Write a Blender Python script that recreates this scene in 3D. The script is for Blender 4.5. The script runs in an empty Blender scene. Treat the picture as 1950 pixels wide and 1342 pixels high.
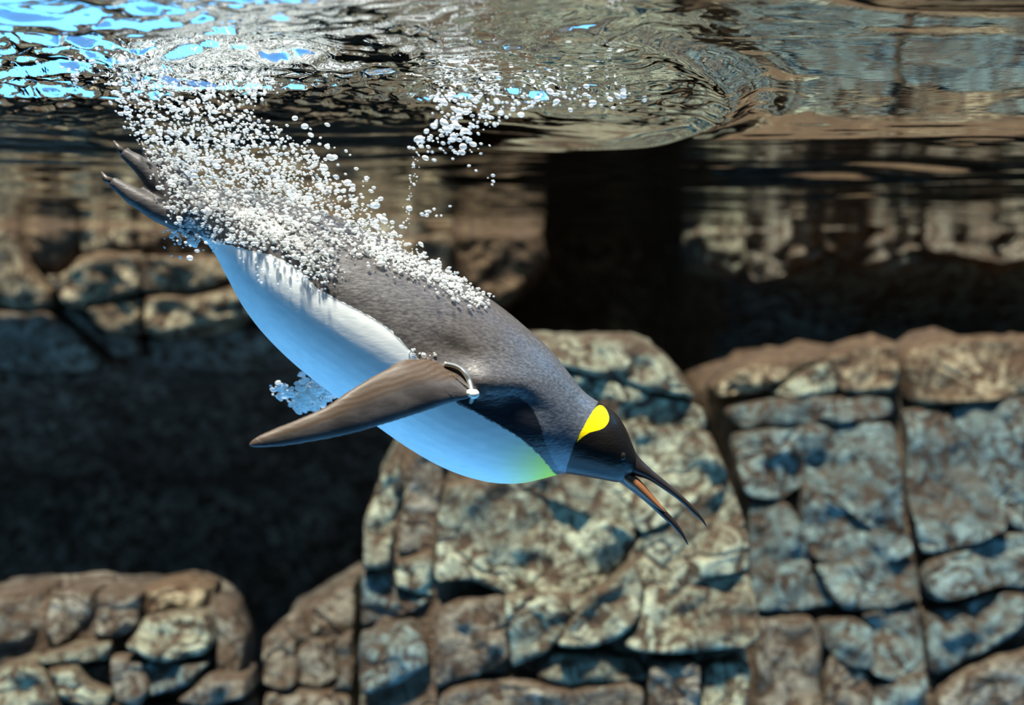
import bpy, bmesh, math, random
import numpy as np
from mathutils import Vector, Matrix, noise
from mathutils.bvhtree import BVHTree

random.seed(7)
rng = np.random.default_rng(11)
scene = bpy.context.scene
COL = scene.collection

# ---------------------------------------------------------------- camera, world, sun, exposure
F = 2971.0            # focal length in pixels of the 1950 x 1342 frame
HY = 640.0            # pixel row of the horizon
CAMZ = -0.343         # the camera hangs this far below the still water level (z = 0)
ZP = 2.08             # distance of the penguin's middle plane

cam_d = bpy.data.cameras.new('camera')
cam = bpy.data.objects.new('camera', cam_d)
COL.objects.link(cam)
cam.location = (0, 0, CAMZ)
cam.rotation_euler = (math.radians(90), 0, 0)
cam_d.sensor_width = 36.0
cam_d.lens = F / 1950 * 36.0
cam_d.shift_y = -(671 - HY) / 1950
cam_d.clip_start = 0.05
cam_d.dof.use_dof = True
cam_d.dof.focus_distance = 2.02
cam_d.dof.aperture_fstop = 2.7
scene.camera = cam

world = bpy.data.worlds.new('sky')
scene.world = world
world.use_nodes = True
bg = world.node_tree.nodes['Background']
bg.inputs[0].default_value = (0.17, 0.46, 1.0, 1)
bg.inputs[1].default_value = 0.62

sun_d = bpy.data.lights.new('sun_offscreen', 'SUN')
sun_d.energy = 11.0
sun_d.color = (1.0, 0.93, 0.78)
sun_d.angle = math.radians(7)      # the rippled surface spreads the sun
sun = bpy.data.objects.new('sun_offscreen', sun_d)
COL.objects.link(sun)
SUN_FROM = Vector((-0.10, -0.23, 0.97)).normalized()
sun.rotation_euler = SUN_FROM.to_track_quat('Z', 'Y').to_euler()
sun.location = (0, 0, 6)

vs = scene.view_settings
vs.view_transform = 'Standard'
vs.look = 'None'
vs.exposure = 0.35
vs.gamma = 1.0
vs.use_curve_mapping = False
scene.cycles.use_denoising = True
scene.cycles.max_bounces = 10
scene.cycles.diffuse_bounces = 5
scene.cycles.glossy_bounces = 5
scene.cycles.transparent_max_bounces = 24
scene.cycles.sample_clamp_indirect = 4.0


# ---------------------------------------------------------------- helpers
def P(px, py, Y):
    """the point at distance Y seen at a pixel"""
    return Vector(((px - 975) / F * Y, Y, CAMZ - (py - HY) / F * Y))


def tag(o, label=None, cat=None, group=None, kind=None):
    if label: o['label'] = label
    if cat: o['category'] = cat
    if group: o['group'] = group
    if kind: o['kind'] = kind
    return o


def mesh_obj(name, verts, faces, mat=None, parent=None, smooth=True):
    me = bpy.data.meshes.new(name)
    me.from_pydata([tuple(v) for v in verts], [], faces)
    me.update()
    if smooth:
        me.polygons.foreach_set('use_smooth', [True] * len(me.polygons))
    if mat: me.materials.append(mat)
    o = bpy.data.objects.new(name, me)
    COL.objects.link(o)
    if parent: o.parent = parent
    return o


def attr(me, name, vals):
    a = me.attributes.new(name, 'FLOAT', 'POINT')
    a.data.foreach_set('value', np.asarray(vals, dtype=np.float32))


class NT:
    """small node-tree builder"""
    def __init__(self, name):
        self.m = bpy.data.materials.new(name)
        self.m.use_nodes = True
        self.t = self.m.node_tree
        self.t.nodes.clear()
        self.out = self.n('ShaderNodeOutputMaterial')

    def n(self, kind, **kw):
        nd = self.t.nodes.new(kind)
        for k, v in kw.items(): setattr(nd, k, v)
        return nd

    def put(self, sock, v):
        if isinstance(v, bpy.types.NodeSocket): self.t.links.new(v, sock)
        elif isinstance(v, (tuple, list)) and sock.type == 'RGBA' and len(v) == 3: sock.default_value = (*v, 1)
        else: sock.default_value = v

    def math(self, op, a, b=0.0, c=0.0, clamp=False):
        nd = self.n('ShaderNodeMath', operation=op, use_clamp=clamp)
        for i, v in enumerate((a, b, c)): self.put(nd.inputs[i], v)
        return nd.outputs[0]

    def attr(self, name):
        return self.n('ShaderNodeAttribute', attribute_name=name).outputs['Fac']

    def coord(self, scale=(1, 1, 1), rot=(0, 0, 0)):
        tc = self.n('ShaderNodeTexCoord')
        mp = self.n('ShaderNodeMapping')
        mp.inputs['Scale'].default_value = scale
        mp.inputs['Rotation'].default_value = rot
        self.put(mp.inputs['Vector'], tc.outputs['Object'])
        return mp.outputs[0]

    def noise(self, vec, scale, detail=4, rough=0.55, dist=0.0, w=None):
        nd = self.n('ShaderNodeTexNoise')
        if w is not None:
            nd.noise_dimensions = '4D'
            self.put(nd.inputs['W'], w)
        self.put(nd.inputs['Vector'], vec)
        nd.inputs['Scale'].default_value = scale
        nd.inputs['Detail'].default_value = detail
        nd.inputs['Roughness'].default_value = rough
        nd.inputs['Distortion'].default_value = dist
        return nd.outputs['Fac']

    def ramp(self, fac, lo, hi):
        """smooth 0..1 between lo and hi"""
        nd = self.n('ShaderNodeMapRange', interpolation_type='SMOOTHSTEP')
        self.put(nd.inputs[0], fac)
        nd.inputs[1].default_value = lo; nd.inputs[2].default_value = hi
        nd.inputs[3].default_value = 0; nd.inputs[4].default_value = 1
        return nd.outputs[0]

    def mix(self, fac, a, b):
        nd = self.n('ShaderNodeMix', data_type='RGBA')
        self.put(nd.inputs[0], fac); self.put(nd.inputs[6], a); self.put(nd.inputs[7], b)
        return nd.outputs[2]

    def bump(self, h, strength, dist, normal=None):
        nd = self.n('ShaderNodeBump')
        nd.inputs['Strength'].default_value = strength
        nd.inputs['Distance'].default_value = dist
        self.put(nd.inputs['Height'], h)
        if normal is not None: self.put(nd.inputs['Normal'], normal)
        return nd.outputs[0]

    def principled(self, col, rough=0.6, spec=0.4, normal=None, **kw):
        nd = self.n('ShaderNodeBsdfPrincipled')
        self.put(nd.inputs['Base Color'], col)
        self.put(nd.inputs['Roughness'], rough)
        self.put(nd.inputs['Specular IOR Level'], spec)
        if normal is not None: self.put(nd.inputs['Normal'], normal)
        for k, v in kw.items(): self.put(nd.inputs[k.replace('_', ' ')], v)
        self.put(self.out.inputs[0], nd.outputs[0])
        return self.m


# ---------------------------------------------------------------- materials
def rock_material(name, pale, mid, brown, amount=0.5):
    t = NT(name)
    v = t.coord()
    rnd = t.n('ShaderNodeObjectInfo').outputs['Random']
    w = t.math('MULTIPLY', rnd, 20.0)
    big = t.noise(v, 4.5, 3, 0.5, 0.4, w)
    med = t.noise(v, 26, 5, 0.66, 0.8, w)
    vo = t.n('ShaderNodeTexVoronoi', feature='DISTANCE_TO_EDGE')
    wob = t.n('ShaderNodeTexNoise'); wob.inputs['Scale'].default_value = 7.0; wob.inputs['Detail'].default_value = 3
    t.put(wob.inputs['Vector'], v)
    va = t.n('ShaderNodeVectorMath', operation='MULTIPLY_ADD')
    t.put(va.inputs[0], wob.outputs['Color']); va.inputs[1].default_value = (0.16, 0.16, 0.16); t.put(va.inputs[2], v)
    t.put(vo.inputs['Vector'], va.outputs[0]); vo.inputs['Scale'].default_value = 6.5
    crack = t.math('MULTIPLY', t.ramp(vo.outputs['Distance'], 0.055, 0.0), t.ramp(big, 0.42, 0.58))
    fine = t.noise(v, 55, 4, 0.65, 0.3)
    col = t.mix(t.ramp(big, 0.35, 0.65), mid, pale)
    col = t.mix(t.ramp(med, 0.55, 0.42), col, brown)                                   # brown pits and stains
    col = t.mix(t.math('MULTIPLY', t.ramp(med, 0.56, 0.70), 0.75), col, tuple(min(1, c * 1.7) for c in pale))
    col = t.mix(t.math('MULTIPLY', t.ramp(fine, 0.55, 0.38), 0.45), col, brown)
    col = t.mix(t.math('MULTIPLY', crack, 0.6), col, brown)
    # rusty growth settled in the joints (edge = 0 at the joint) and on the upward faces
    e = t.math('ADD', t.attr('edge'), t.math('MULTIPLY', t.math('SUBTRACT', med, 0.5), 0.9))
    col = t.mix(t.math('MULTIPLY', t.ramp(e, 0.32, 0.02), 0.7), col, brown)
    up = t.n('ShaderNodeSeparateXYZ')
    t.put(up.inputs[0], t.n('ShaderNodeNewGeometry').outputs['Normal'])
    col = t.mix(t.math('MULTIPLY', t.ramp(t.math('ADD', up.outputs[2], t.math('MULTIPLY', med, 0.6)), 0.62, 1.05), amount), col, brown)
    h = t.math('ADD', t.math('MULTIPLY', med, 1.0), t.math('MULTIPLY', fine, 0.3))
    h = t.math('SUBTRACT', h, t.math('MULTIPLY', crack, 0.5))
    nrm = t.bump(h, 0.7, 0.035)
    return t.principled(col, 0.75, 0.25, nrm)


M = {}
M['pillar'] = rock_material('pale_rock', (0.34, 0.355, 0.245), (0.12, 0.12, 0.085), (0.048, 0.028, 0.014))
M['teal'] = rock_material('teal_grey_rock', (0.175, 0.235, 0.215), (0.066, 0.092, 0.088), (0.040, 0.024, 0.013), 0.6)
M['ochre'] = rock_material('ochre_rock', (0.33, 0.27, 0.165), (0.115, 0.086, 0.05), (0.050, 0.025, 0.010))
M['shelf'] = rock_material('mottled_rock', (0.215, 0.20, 0.155), (0.080, 0.072, 0.057), (0.042, 0.024, 0.012))
M['rust'] = rock_material('rusty_rock', (0.17, 0.11, 0.055), (0.07, 0.043, 0.022), (0.040, 0.021, 0.010))
M['core'] = rock_material('joint_rock', (0.11, 0.085, 0.06), (0.075, 0.052, 0.034), (0.045, 0.025, 0.012))


def plain(name, col, rough=0.6, spec=0.3):
    t = NT(name)
    v = t.coord()
    n = t.noise(v, 6, 4)
    return t.principled(t.mix(n, tuple(c * 0.85 for c in col), tuple(min(1, c * 1.12) for c in col)), rough, spec, t.bump(n, 0.15, 0.01))


M['floor'] = plain('painted_pool_floor', (0.09, 0.36, 0.80))
M['gallery'] = plain('charcoal_gallery_wall', (0.02, 0.022, 0.026), 0.9, 0.1)
M['cream'] = plain('cream_stone', (0.42, 0.36, 0.29))


# ---------------------------------------------------------------- the setting: tank shell and gallery
def box(name, x0, x1, y0, y1, z0, z1, mat):
    v = [(x, y, z) for x in (x0, x1) for y in (y0, y1) for z in (z0, z1)]
    f = [(0, 1, 3, 2), (4, 6, 7, 5), (0, 4, 5, 1), (2, 3, 7, 6), (0, 2, 6, 4), (1, 5, 7, 3)]
    o = mesh_obj(name, v, f, mat, smooth=False)
    return tag(o, kind='structure')


FLOORZ = -1.75
box('floor', -3.2, 3.2, 1.4, 4.3, FLOORZ - 0.2, FLOORZ, M['floor'])
box('floor_rear', -3.2, 3.2, 4.3, 7.2, FLOORZ - 0.2, FLOORZ, M['shelf'])      # unseen bed; rock instead of blue paint to keep bounce light off the cave
box('shade_slab_1', -3.2, 3.2, 5.40, 7.2, 0.12, 0.30, M['shelf'])  # unseen slab added above the water to keep sun off the rear wall
box('wall_left', -3.4, -3.2, 1.4, 7.2, FLOORZ, 0.12, M['teal'])
box('wall_right', 3.2, 3.4, 1.4, 7.2, FLOORZ, 0.12, M['teal'])
box('wall_gallery_left', -1.8, -1.7, -2.5, 1.4, FLOORZ, 0.6, M['gallery'])  # unseen dark viewing room round the camera, put in to cut front light
box('wall_gallery_right', 1.7, 1.8, -2.5, 1.4, FLOORZ, 0.6, M['gallery'])
box('wall_gallery_back', -1.7, 1.7, -2.6, -2.5, FLOORZ, 0.6, M['gallery'])
box('floor_gallery', -1.7, 1.7, -2.5, 1.4, FLOORZ - 0.2, FLOORZ, M['gallery'])
box('ceiling_gallery', -1.7, 1.7, -2.5, 0.7, 0.6, 0.7, M['gallery'])
box('wall_front_left', -3.2, -1.7, 1.3, 1.4, FLOORZ, 0.12, M['gallery'])
box('wall_front_right', 1.7, 3.2, 1.3, 1.4, FLOORZ, 0.12, M['gallery'])


def sstep(a, b, x):
    t = np.clip((x - a) / (b - a), 0, 1)
    return t * t * (3 - 2 * t)


def fbm(p, octaves=3):
    s, a = 0.0, 1.0
    for _ in range(octaves):
        s += a * noise.noise(p)
        p = p * 2.03 + Vector((3.1, 1.7, 5.3))
        a *= 0.5
    return s


# the rear wall: one rough sheet, undercut into a cave below the outcrop
def rear_y(px, z):
    """distance of the rear wall in a column (px as seen at 5 m) at height z"""
    cave = np.interp(-z, [-0.1, 0.0, 0.30, 0.36, 0.62, 0.95, 1.4, 1.8], [5.05, 5.0, 4.96, 5.15, 5.65, 6.15, 6.3, 6.3])
    mid = np.interp(-z, [-0.1, 0.0, 0.5, 1.8], [6.2, 6.2, 6.35, 6.4])
    right = np.interp(-z, [-0.1, 0.0, 0.12, 0.20, 0.40, 1.8], [5.12, 5.10, 5.12, 5.35, 5.7, 5.7])
    a = sstep(780, 900, px)
    b = sstep(1330, 1420, px)
    return cave * (1 - a) + a * ((1 - b) * mid + b * right)


def build_rear():
    nx, nz = 230, 70
    xs = np.linspace(-3.2, 3.2, nx)
    zs = np.linspace(0.10, FLOORZ, nz)
    v, f = [], []
    for z in zs:
        for x in xs:
            px = 975 + x / 5.0 * F
            y = float(rear_y(px, z))
            p = Vector((x, y, z))
            d = fbm(p * 3.0, 4) * 0.09
            v.append((x, y + d, z))
    for j in range(nz - 1):
        for i in range(nx - 1):
            a = j * nx + i
            f.append((a, a + nx, a + nx + 1, a + 1))
    o = mesh_obj('wall_rear', v, f, M['shelf'])
    attr(o.data, 'edge', [1.0] * len(v))
    o.data.materials.append(M['rust']); o.data.materials.append(M['teal'])
    for p in o.data.polygons:                       # three kinds of rock along the wall
        c = p.center
        u = 975 + c.x / c.y * F + 40 * noise.noise(c * 3)
        p.material_index = 0 if u < 850 else 1 if u < 1385 else 2
    return tag(o, 'dark rock wall with a deep undercut at the rear of the tank', kind='structure')


WALL = build_rear()

# ---------------------------------------------------------------- rock built from separate blocks
BLOCK_N = 0


def resample(poly, m):
    pts = [np.array(p, float) for p in poly]
    seg = [np.linalg.norm(pts[(i + 1) % len(pts)] - pts[i]) for i in range(len(pts))]
    tot = sum(seg)
    out = []
    for k in range(m):
        s = tot * k / m
        i = 0
        while s > seg[i] and i < len(seg) - 1:
            s -= seg[i]; i += 1
        out.append(pts[i] + (pts[(i + 1) % len(pts)] - pts[i]) * (s / max(seg[i], 1e-9)))
    return np.array(out)


def rock(name, poly, Y, thick, mat, parent=None, bevel=0.022, rough=0.024, grow=4.5, side=None, k=16, m=64, tilt=(0.0, 0.0), lean=0.0, zref=0.0):
    """a weathered block: its outline is given in pixels at distance Y, its front bulges and its joint edges are rounded.
    tilt = change of distance per metre sideways / upwards"""
    global BLOCK_N
    BLOCK_N += 1
    seed = Vector((BLOCK_N * 3.71, BLOCK_N * 1.13, BLOCK_N * 2.31))
    out = resample(poly, m)
    for _ in range(2):
        out = out * 0.6 + 0.2 * (np.roll(out, 1, 0) + np.roll(out, -1, 0))
    c = out.mean(0)
    c = out.mean(0)
    out = c + (out - c) * (1 + grow / np.linalg.norm(out - c, axis=1))[:, None]
    rad = np.linalg.norm(out - c, axis=1) / F * Y
    C = P(c[0], c[1], Y)
    verts, edge = [], []
    rs = [1 - (1 - i / k) ** 1.5 for i in range(1, k + 1)]

    def place(q, d, e, nz=1.0):
        w = P(q[0], q[1], Y)
        w = P(q[0], q[1], Y + lean * (w.z - zref))
        base = w.copy()
        n1 = fbm(base * 6 + seed, 3)
        n2 = noise.noise(base * 2.2 + seed)
        n3 = abs(noise.noise(base * 14 + seed))
        dep = d + rough * (n1 * 1.3 + n2 * 0.8 - n3 * 0.9) * nz
        dep += tilt[0] * (base.x - C.x) + tilt[1] * (base.z - C.z)
        w.y += dep
        w.x += 0.35 * rough * noise.noise(base * 7 + seed + Vector((9, 0, 0)))
        w.z += 0.35 * rough * noise.noise(base * 7 + seed + Vector((0, 9, 0)))
        verts.append(w); edge.append(e)

    place(c, 0, 1)
    for r in rs:
        for j in range(m):
            e = (1 - r) * rad[j]
            d = 0.0
            if e < bevel:
                u = 1 - e / bevel
                d = bevel * (1 - math.sqrt(max(0, 1 - u * u)))
            place(c + (out[j] - c) * r, d, min(1, e / max(0.012, bevel * 2.2)))
    depths = (0.4, 1.0) if thick < 0.2 else (0.06, 0.14, 0.24, 0.36, 0.52, 0.72, 1.0)
    for dd in depths:
        for j in range(m):
            w = P(out[j][0], out[j][1], Y)
            w = P(out[j][0], out[j][1], Y + lean * (w.z - zref))
            w.y += bevel + thick * dd
            if thick >= 0.2:
                w += (w - P(c[0], c[1], w.y)).normalized() * (0.05 if thick > 0.6 else 0.025) * fbm(w * 7 + seed, 3)
            verts.append(w); edge.append(0.6 if thick >= 0.2 else 0)
    n = len(rs) + len(depths)
    faces = [(0, 1 + j, 1 + (j + 1) % m) for j in range(m)]
    for i in range(n - 1):
        a = 1 + i * m
        for j in range(m):
            faces.append((a + j, a + m + j, a + m + (j + 1) % m, a + (j + 1) % m))
    last = 1 + (n - 1) * m
    faces.append(tuple(last + j for j in range(m))[::1])
    o = mesh_obj(name, verts, faces, mat, parent)
    bm = bmesh.new(); bm.from_mesh(o.data)
    bmesh.ops.recalc_face_normals(bm, faces=bm.faces)
    bm.to_mesh(o.data); bm.free()
    attr(o.data, 'edge', edge)
    if side is not None:
        o.data.materials.append(side)
        first = m + (len(rs) - 1) * m
        for p in o.data.polygons[first:]: p.material_index = 1
    return o


def stack(name, label, outline, Y, thick, mat, blocks, top=None, lean=0.28):
    zref = max(P(*q, Y).z for q in outline)          # the face leans back from foot to crown
    core = rock(name, outline, Y + 0.055, thick, M['core'], bevel=0.06, rough=0.012, grow=0, side=top or mat, lean=lean, zref=zref, k=12, m=96)
    tag(core, label, 'rock')
    for b in blocks:
        poly, dY = b[0], b[1]
        kw = b[2] if len(b) > 2 else {}
        mt = kw.pop('mat', mat)
        rock('rock_block', poly, Y + dY, 0.16, mt, core, lean=lean, zref=zref, **kw)
    return core


# the pale pillar behind the penguin's head
stack('rock_pillar', 'pale weathered rock pillar of stacked blocks behind the penguin\'s open bill',
      [(1000, 655), (1060, 642), (1130, 638), (1210, 645), (1262, 678), (1318, 740), (1345, 830), (1380, 910), (1405, 1000), (1422, 1200), (1420, 2060),
       (690, 2060), (692, 1000), (715, 910), (760, 830), (850, 740), (940, 680)], 3.62, 0.9, M['pillar'], [
    ([(1030, 648), (1130, 635), (1215, 641), (1264, 672), (1305, 722), (1330, 762), (1250, 752), (1160, 722), (1085, 705), (1020, 690)], -0.02, dict(bevel=0.05)),
    ([(1020, 698), (1085, 712), (1160, 730), (1250, 760), (1332, 772), (1340, 815), (1250, 812), (1130, 790), (1030, 770)], 0.0, dict(bevel=0.009, grow=9)),
    ([(960, 780), (1130, 798), (1250, 820), (1345, 822), (1372, 890), (1385, 912), (1300, 960), (1220, 1010), (1000, 930), (950, 870)], 0.0, dict(bevel=0.009, grow=9)),
    ([(850, 925), (960, 905), (1010, 940), (1215, 1015), (1200, 1060), (1150, 1115), (1060, 1128), (960, 1124), (900, 1100), (830, 1112), (835, 1000)], 0.0, dict(bevel=0.012, grow=6)),
    ([(1225, 1015), (1300, 968), (1388, 918), (1408, 985), (1420, 1085), (1350, 1090), (1290, 1120), (1225, 1100), (1200, 1068)], -0.005, dict(bevel=0.009, grow=9)),
    ([(1125, 1135), (1155, 1120), (1200, 1072), (1222, 1108), (1216, 1170), (1180, 1215), (1130, 1228), (1060, 1222), (1090, 1180)], -0.03, dict(bevel=0.014, grow=6)),
    ([(1228, 1110), (1292, 1128), (1352, 1098), (1422, 1092), (1430, 1150), (1438, 1205), (1420, 1232), (1330, 1238), (1240, 1236), (1190, 1222), (1222, 1172)], -0.01, dict(bevel=0.012, grow=7)),
    ([(832, 1170), (880, 1142), (958, 1136), (970, 1180), (966, 1260), (900, 1290), (832, 1310)], 0.0, dict(mat=M['shelf'])),
    ([(966, 1136), (1060, 1136), (1118, 1140), (1085, 1180), (1050, 1222), (1040, 1240), (975, 1272), (974, 1200)], -0.01, dict(bevel=0.012, grow=7)),
    ([(1050, 1245), (1120, 1240), (1215, 1250), (1232, 1290), (1140, 1300), (1080, 1310), (1020, 1290)], 0.02),
    ([(1240, 1250), (1330, 1252), (1330, 1320), (1320, 1600), (1240, 1600), (1235, 1300)], 0.02, dict(mat=M['shelf'])),
    ([(1340, 1256), (1425, 1262), (1425, 1600), (1330, 1600)], 0.05),
    ([(840, 1322), (920, 1300), (1010, 1298), (1070, 1318), (1160, 1308), (1228, 1304), (1232, 1600), (840, 1600)], 0.0, dict(mat=M['shelf'])),
    ([(722, 905), (755, 870), (768, 930), (752, 1000), (745, 1075), (692, 1080), (696, 1000)], 0.02),
    ([(770, 900), (800, 860), (850, 850), (842, 920), (826, 1000), (824, 1040), (760, 1058), (760, 1000)], 0.02, dict(mat=M['shelf'])),
    ([(756, 1066), (822, 1050), (824, 1095), (820, 1130), (756, 1110)], 0.03),
    ([(690, 1090), (750, 1086), (756, 1120), (816, 1140), (780, 1170), (690, 1196)], 0.05, dict(mat=M['teal'])),
    ([(690, 1208), (785, 1178), (812, 1225), (816, 1270), (760, 1300), (692, 1318)], 0.04, dict(mat=M['teal'])),
    ([(730, 1322), (770, 1304), (818, 1282), (826, 1600), (720, 1600)], 0.06, dict(mat=M['shelf'])),
])

# the teal-grey buttress beside it
stack('rock_buttress', 'teal grey block rock buttress with a rusty brown top, beside the pale pillar',
      [(1370, 715), (1500, 680), (1720, 656), (1900, 650), (2600, 650), (2600, 2060), (1430, 2060), (1420, 1200), (1400, 950)], 4.05, 1.0, M['teal'], [
    ([(1362, 735), (1400, 705), (1480, 690), (1560, 680), (1500, 720), (1450, 745), (1370, 760)], 0.02, dict(mat=M['ochre'], bevel=0.02)),
    ([(1470, 745), (1520, 715), (1575, 690), (1596, 720), (1590, 745), (1500, 756)], 0.0, dict(mat=M['pillar'], bevel=0.02)),
    ([(1572, 684), (1640, 660), (1705, 658), (1712, 720), (1700, 745), (1604, 748), (1602, 715)], 0.0, dict(mat=M['ochre'], bevel=0.025)),
    ([(1718, 664), (1780, 648), (1870, 640), (1960, 640), (2420, 650), (2420, 730), (1950, 745), (1850, 770), (1730, 780)], -0.02, dict(mat=M['ochre'], bevel=0.06)),
    ([(1385, 775), (1480, 762), (1590, 756), (1695, 758), (1698, 795), (1590, 806), (1480, 812), (1400, 815)], 0.0),
    ([(1400, 825), (1480, 820), (1590, 814), (1696, 804), (1704, 900), (1720, 1010), (1660, 1000), (1590, 950), (1530, 905), (1500, 950), (1420, 940)], 0.0, dict(bevel=0.009, grow=9)),
    ([(1425, 950), (1500, 960), (1530, 1010), (1550, 1080), (1590, 1150), (1520, 1160), (1438, 1156)], 0.015, dict(bevel=0.012, grow=6)),
    ([(1535, 920), (1590, 962), (1660, 1010), (1724, 1022), (1732, 1055), (1680, 1066), (1600, 1075), (1556, 1060), (1535, 1000)], -0.005, dict(bevel=0.009, grow=9)),
    ([(1560, 1078), (1650, 1074), (1738, 1066), (1746, 1130), (1690, 1150), (1610, 1156), (1585, 1130)], 0.0, dict(bevel=0.012, grow=7)),
    ([(1726, 790), (1800, 780), (1830, 850), (1870, 930), (1910, 1000), (1850, 1030), (1756, 1048), (1742, 960), (1735, 860)], -0.01, dict(bevel=0.009, grow=9)),
    ([(1808, 778), (1870, 765), (1960, 755), (2420, 750), (2420, 1000), (1960, 1015), (1918, 998), (1875, 920), (1838, 845)], 0.0, dict(bevel=0.009, grow=9)),
    ([(1760, 1066), (1850, 1042), (1920, 1012), (2420, 1020), (2420, 1120), (1960, 1125), (1890, 1118), (1780, 1150), (1764, 1140)], -0.01),
    ([(1764, 1165), (1850, 1145), (1890, 1132), (1960, 1140), (1960, 1180), (1900, 1230), (1830, 1270), (1775, 1290)], 0.0),
    ([(1780, 1300), (1840, 1280), (1910, 1240), (2420, 1190), (2420, 1600), (1785, 1600)], 0.02, dict(mat=M['shelf'])),
    ([(1440, 1172), (1540, 1176), (1562, 1210), (1566, 1300), (1556, 1600), (1450, 1600)], 0.02, dict(mat=M['shelf'])),
    ([(1570, 1190), (1620, 1180), (1650, 1200), (1655, 1260), (1620, 1262), (1585, 1230)], 0.0, dict(bevel=0.009, grow=9)),
    ([(1640, 1172), (1740, 1162), (1756, 1270), (1700, 1290), (1662, 1275), (1660, 1200)], -0.01, dict(bevel=0.009, grow=9)),
    ([(1580, 1240), (1620, 1270), (1660, 1280), (1648, 1600), (1570, 1600), (1574, 1310)], 0.02, dict(mat=M['shelf'])),
    ([(1660, 1300), (1700, 1296), (1760, 1276), (1770, 1600), (1656, 1600)], 0.0),
], top=M['rust'])

# the lit shelves at the foot of the cave
stack('rock_shelf', 'low mottled boulder shelf at the foot of the dark cave',
      [(-60, 1140), (100, 1128), (260, 1122), (390, 1125), (430, 1165), (444, 1230), (446, 2060), (-60, 2060)], 3.55, 0.22, M['shelf'], [
    ([(-60, 1140), (80, 1122), (90, 1180), (70, 1240), (-60, 1262)], 0.04, dict(bevel=0.05)),
    ([(92, 1135), (180, 1125), (170, 1180), (140, 1210), (100, 1236), (80, 1200)], 0.02, dict(bevel=0.04)),
    ([(186, 1128), (270, 1128), (258, 1190), (210, 1212), (178, 1208), (180, 1170)], 0.0, dict(bevel=0.04)),
    ([(276, 1122), (330, 1115), (388, 1124), (392, 1160), (330, 1165), (272, 1172)], 0.05, dict(mat=M['ochre'], bevel=0.03)),
    ([(270, 1180), (330, 1172), (390, 1168), (400, 1230), (380, 1250), (300, 1256), (240, 1225), (262, 1200)], -0.03, dict(mat=M['pillar'])),
    ([(398, 1150), (436, 1165), (456, 1220), (458, 1290), (410, 1300), (405, 1230)], 0.03),
    ([(75, 1250), (140, 1232), (208, 1225), (205, 1258), (130, 1262), (80, 1262)], -0.01, dict(mat=M['pillar'], bevel=0.02)),
    ([(0, 1275), (50, 1262), (85, 1280), (110, 1330), (110, 1600), (-40, 1600), (-40, 1310)], -0.04, dict(mat=M['pillar'])),
    ([(98, 1272), (150, 1266), (166, 1300), (205, 1320), (205, 1345), (150, 1345), (120, 1320)], -0.02, dict(mat=M['pillar'])),
    ([(166, 1268), (205, 1264), (212, 1296), (190, 1312), (170, 1296)], 0.03, dict(bevel=0.015)),
    ([(216, 1256), (268, 1258), (278, 1310), (262, 1345), (222, 1335), (214, 1300)], -0.02, dict(bevel=0.016, grow=6)),
    ([(275, 1262), (350, 1264), (392, 1266), (360, 1300), (284, 1330)], -0.02, dict(mat=M['teal'])),
    ([(398, 1290), (460, 1296), (466, 1330), (380, 1345), (340, 1336)], -0.02, dict(bevel=0.016, grow=6)),
    ([(120, 1350), (270, 1350), (400, 1352), (466, 1342), (468, 1600), (120, 1600)], 0.0, dict(bevel=0.016, grow=6)),
])
stack('rock_step', 'small brown block step between the mottled boulder shelf and the pale pillar',
      [(505, 1212), (540, 1198), (590, 1162), (640, 1127), (668, 1112), (668, 2060), (505, 2060)], 3.72, 0.35, M['shelf'], [
    ([(504, 1222), (530, 1208), (555, 1225), (560, 1300), (545, 1312), (504, 1300)], -0.02, dict(bevel=0.016, grow=6)),
    ([(545, 1205), (575, 1180), (590, 1215), (580, 1235), (560, 1225)], 0.02, dict(bevel=0.016, grow=6)),
    ([(596, 1165), (640, 1130), (668, 1118), (668, 1200), (640, 1215), (600, 1208)], 0.02, dict(bevel=0.016, grow=6)),
    ([(570, 1240), (590, 1224), (630, 1222), (640, 1290), (610, 1312), (566, 1300)], 0.0, dict(bevel=0.016, grow=6)),
    ([(640, 1226), (668, 1210), (668, 1312), (632, 1316), (648, 1286)], -0.02, dict(bevel=0.016, grow=6)),
    ([(504, 1320), (600, 1322), (668, 1324), (668, 1600), (504, 1600)], -0.02, dict(bevel=0.016, grow=6)),
])

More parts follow.
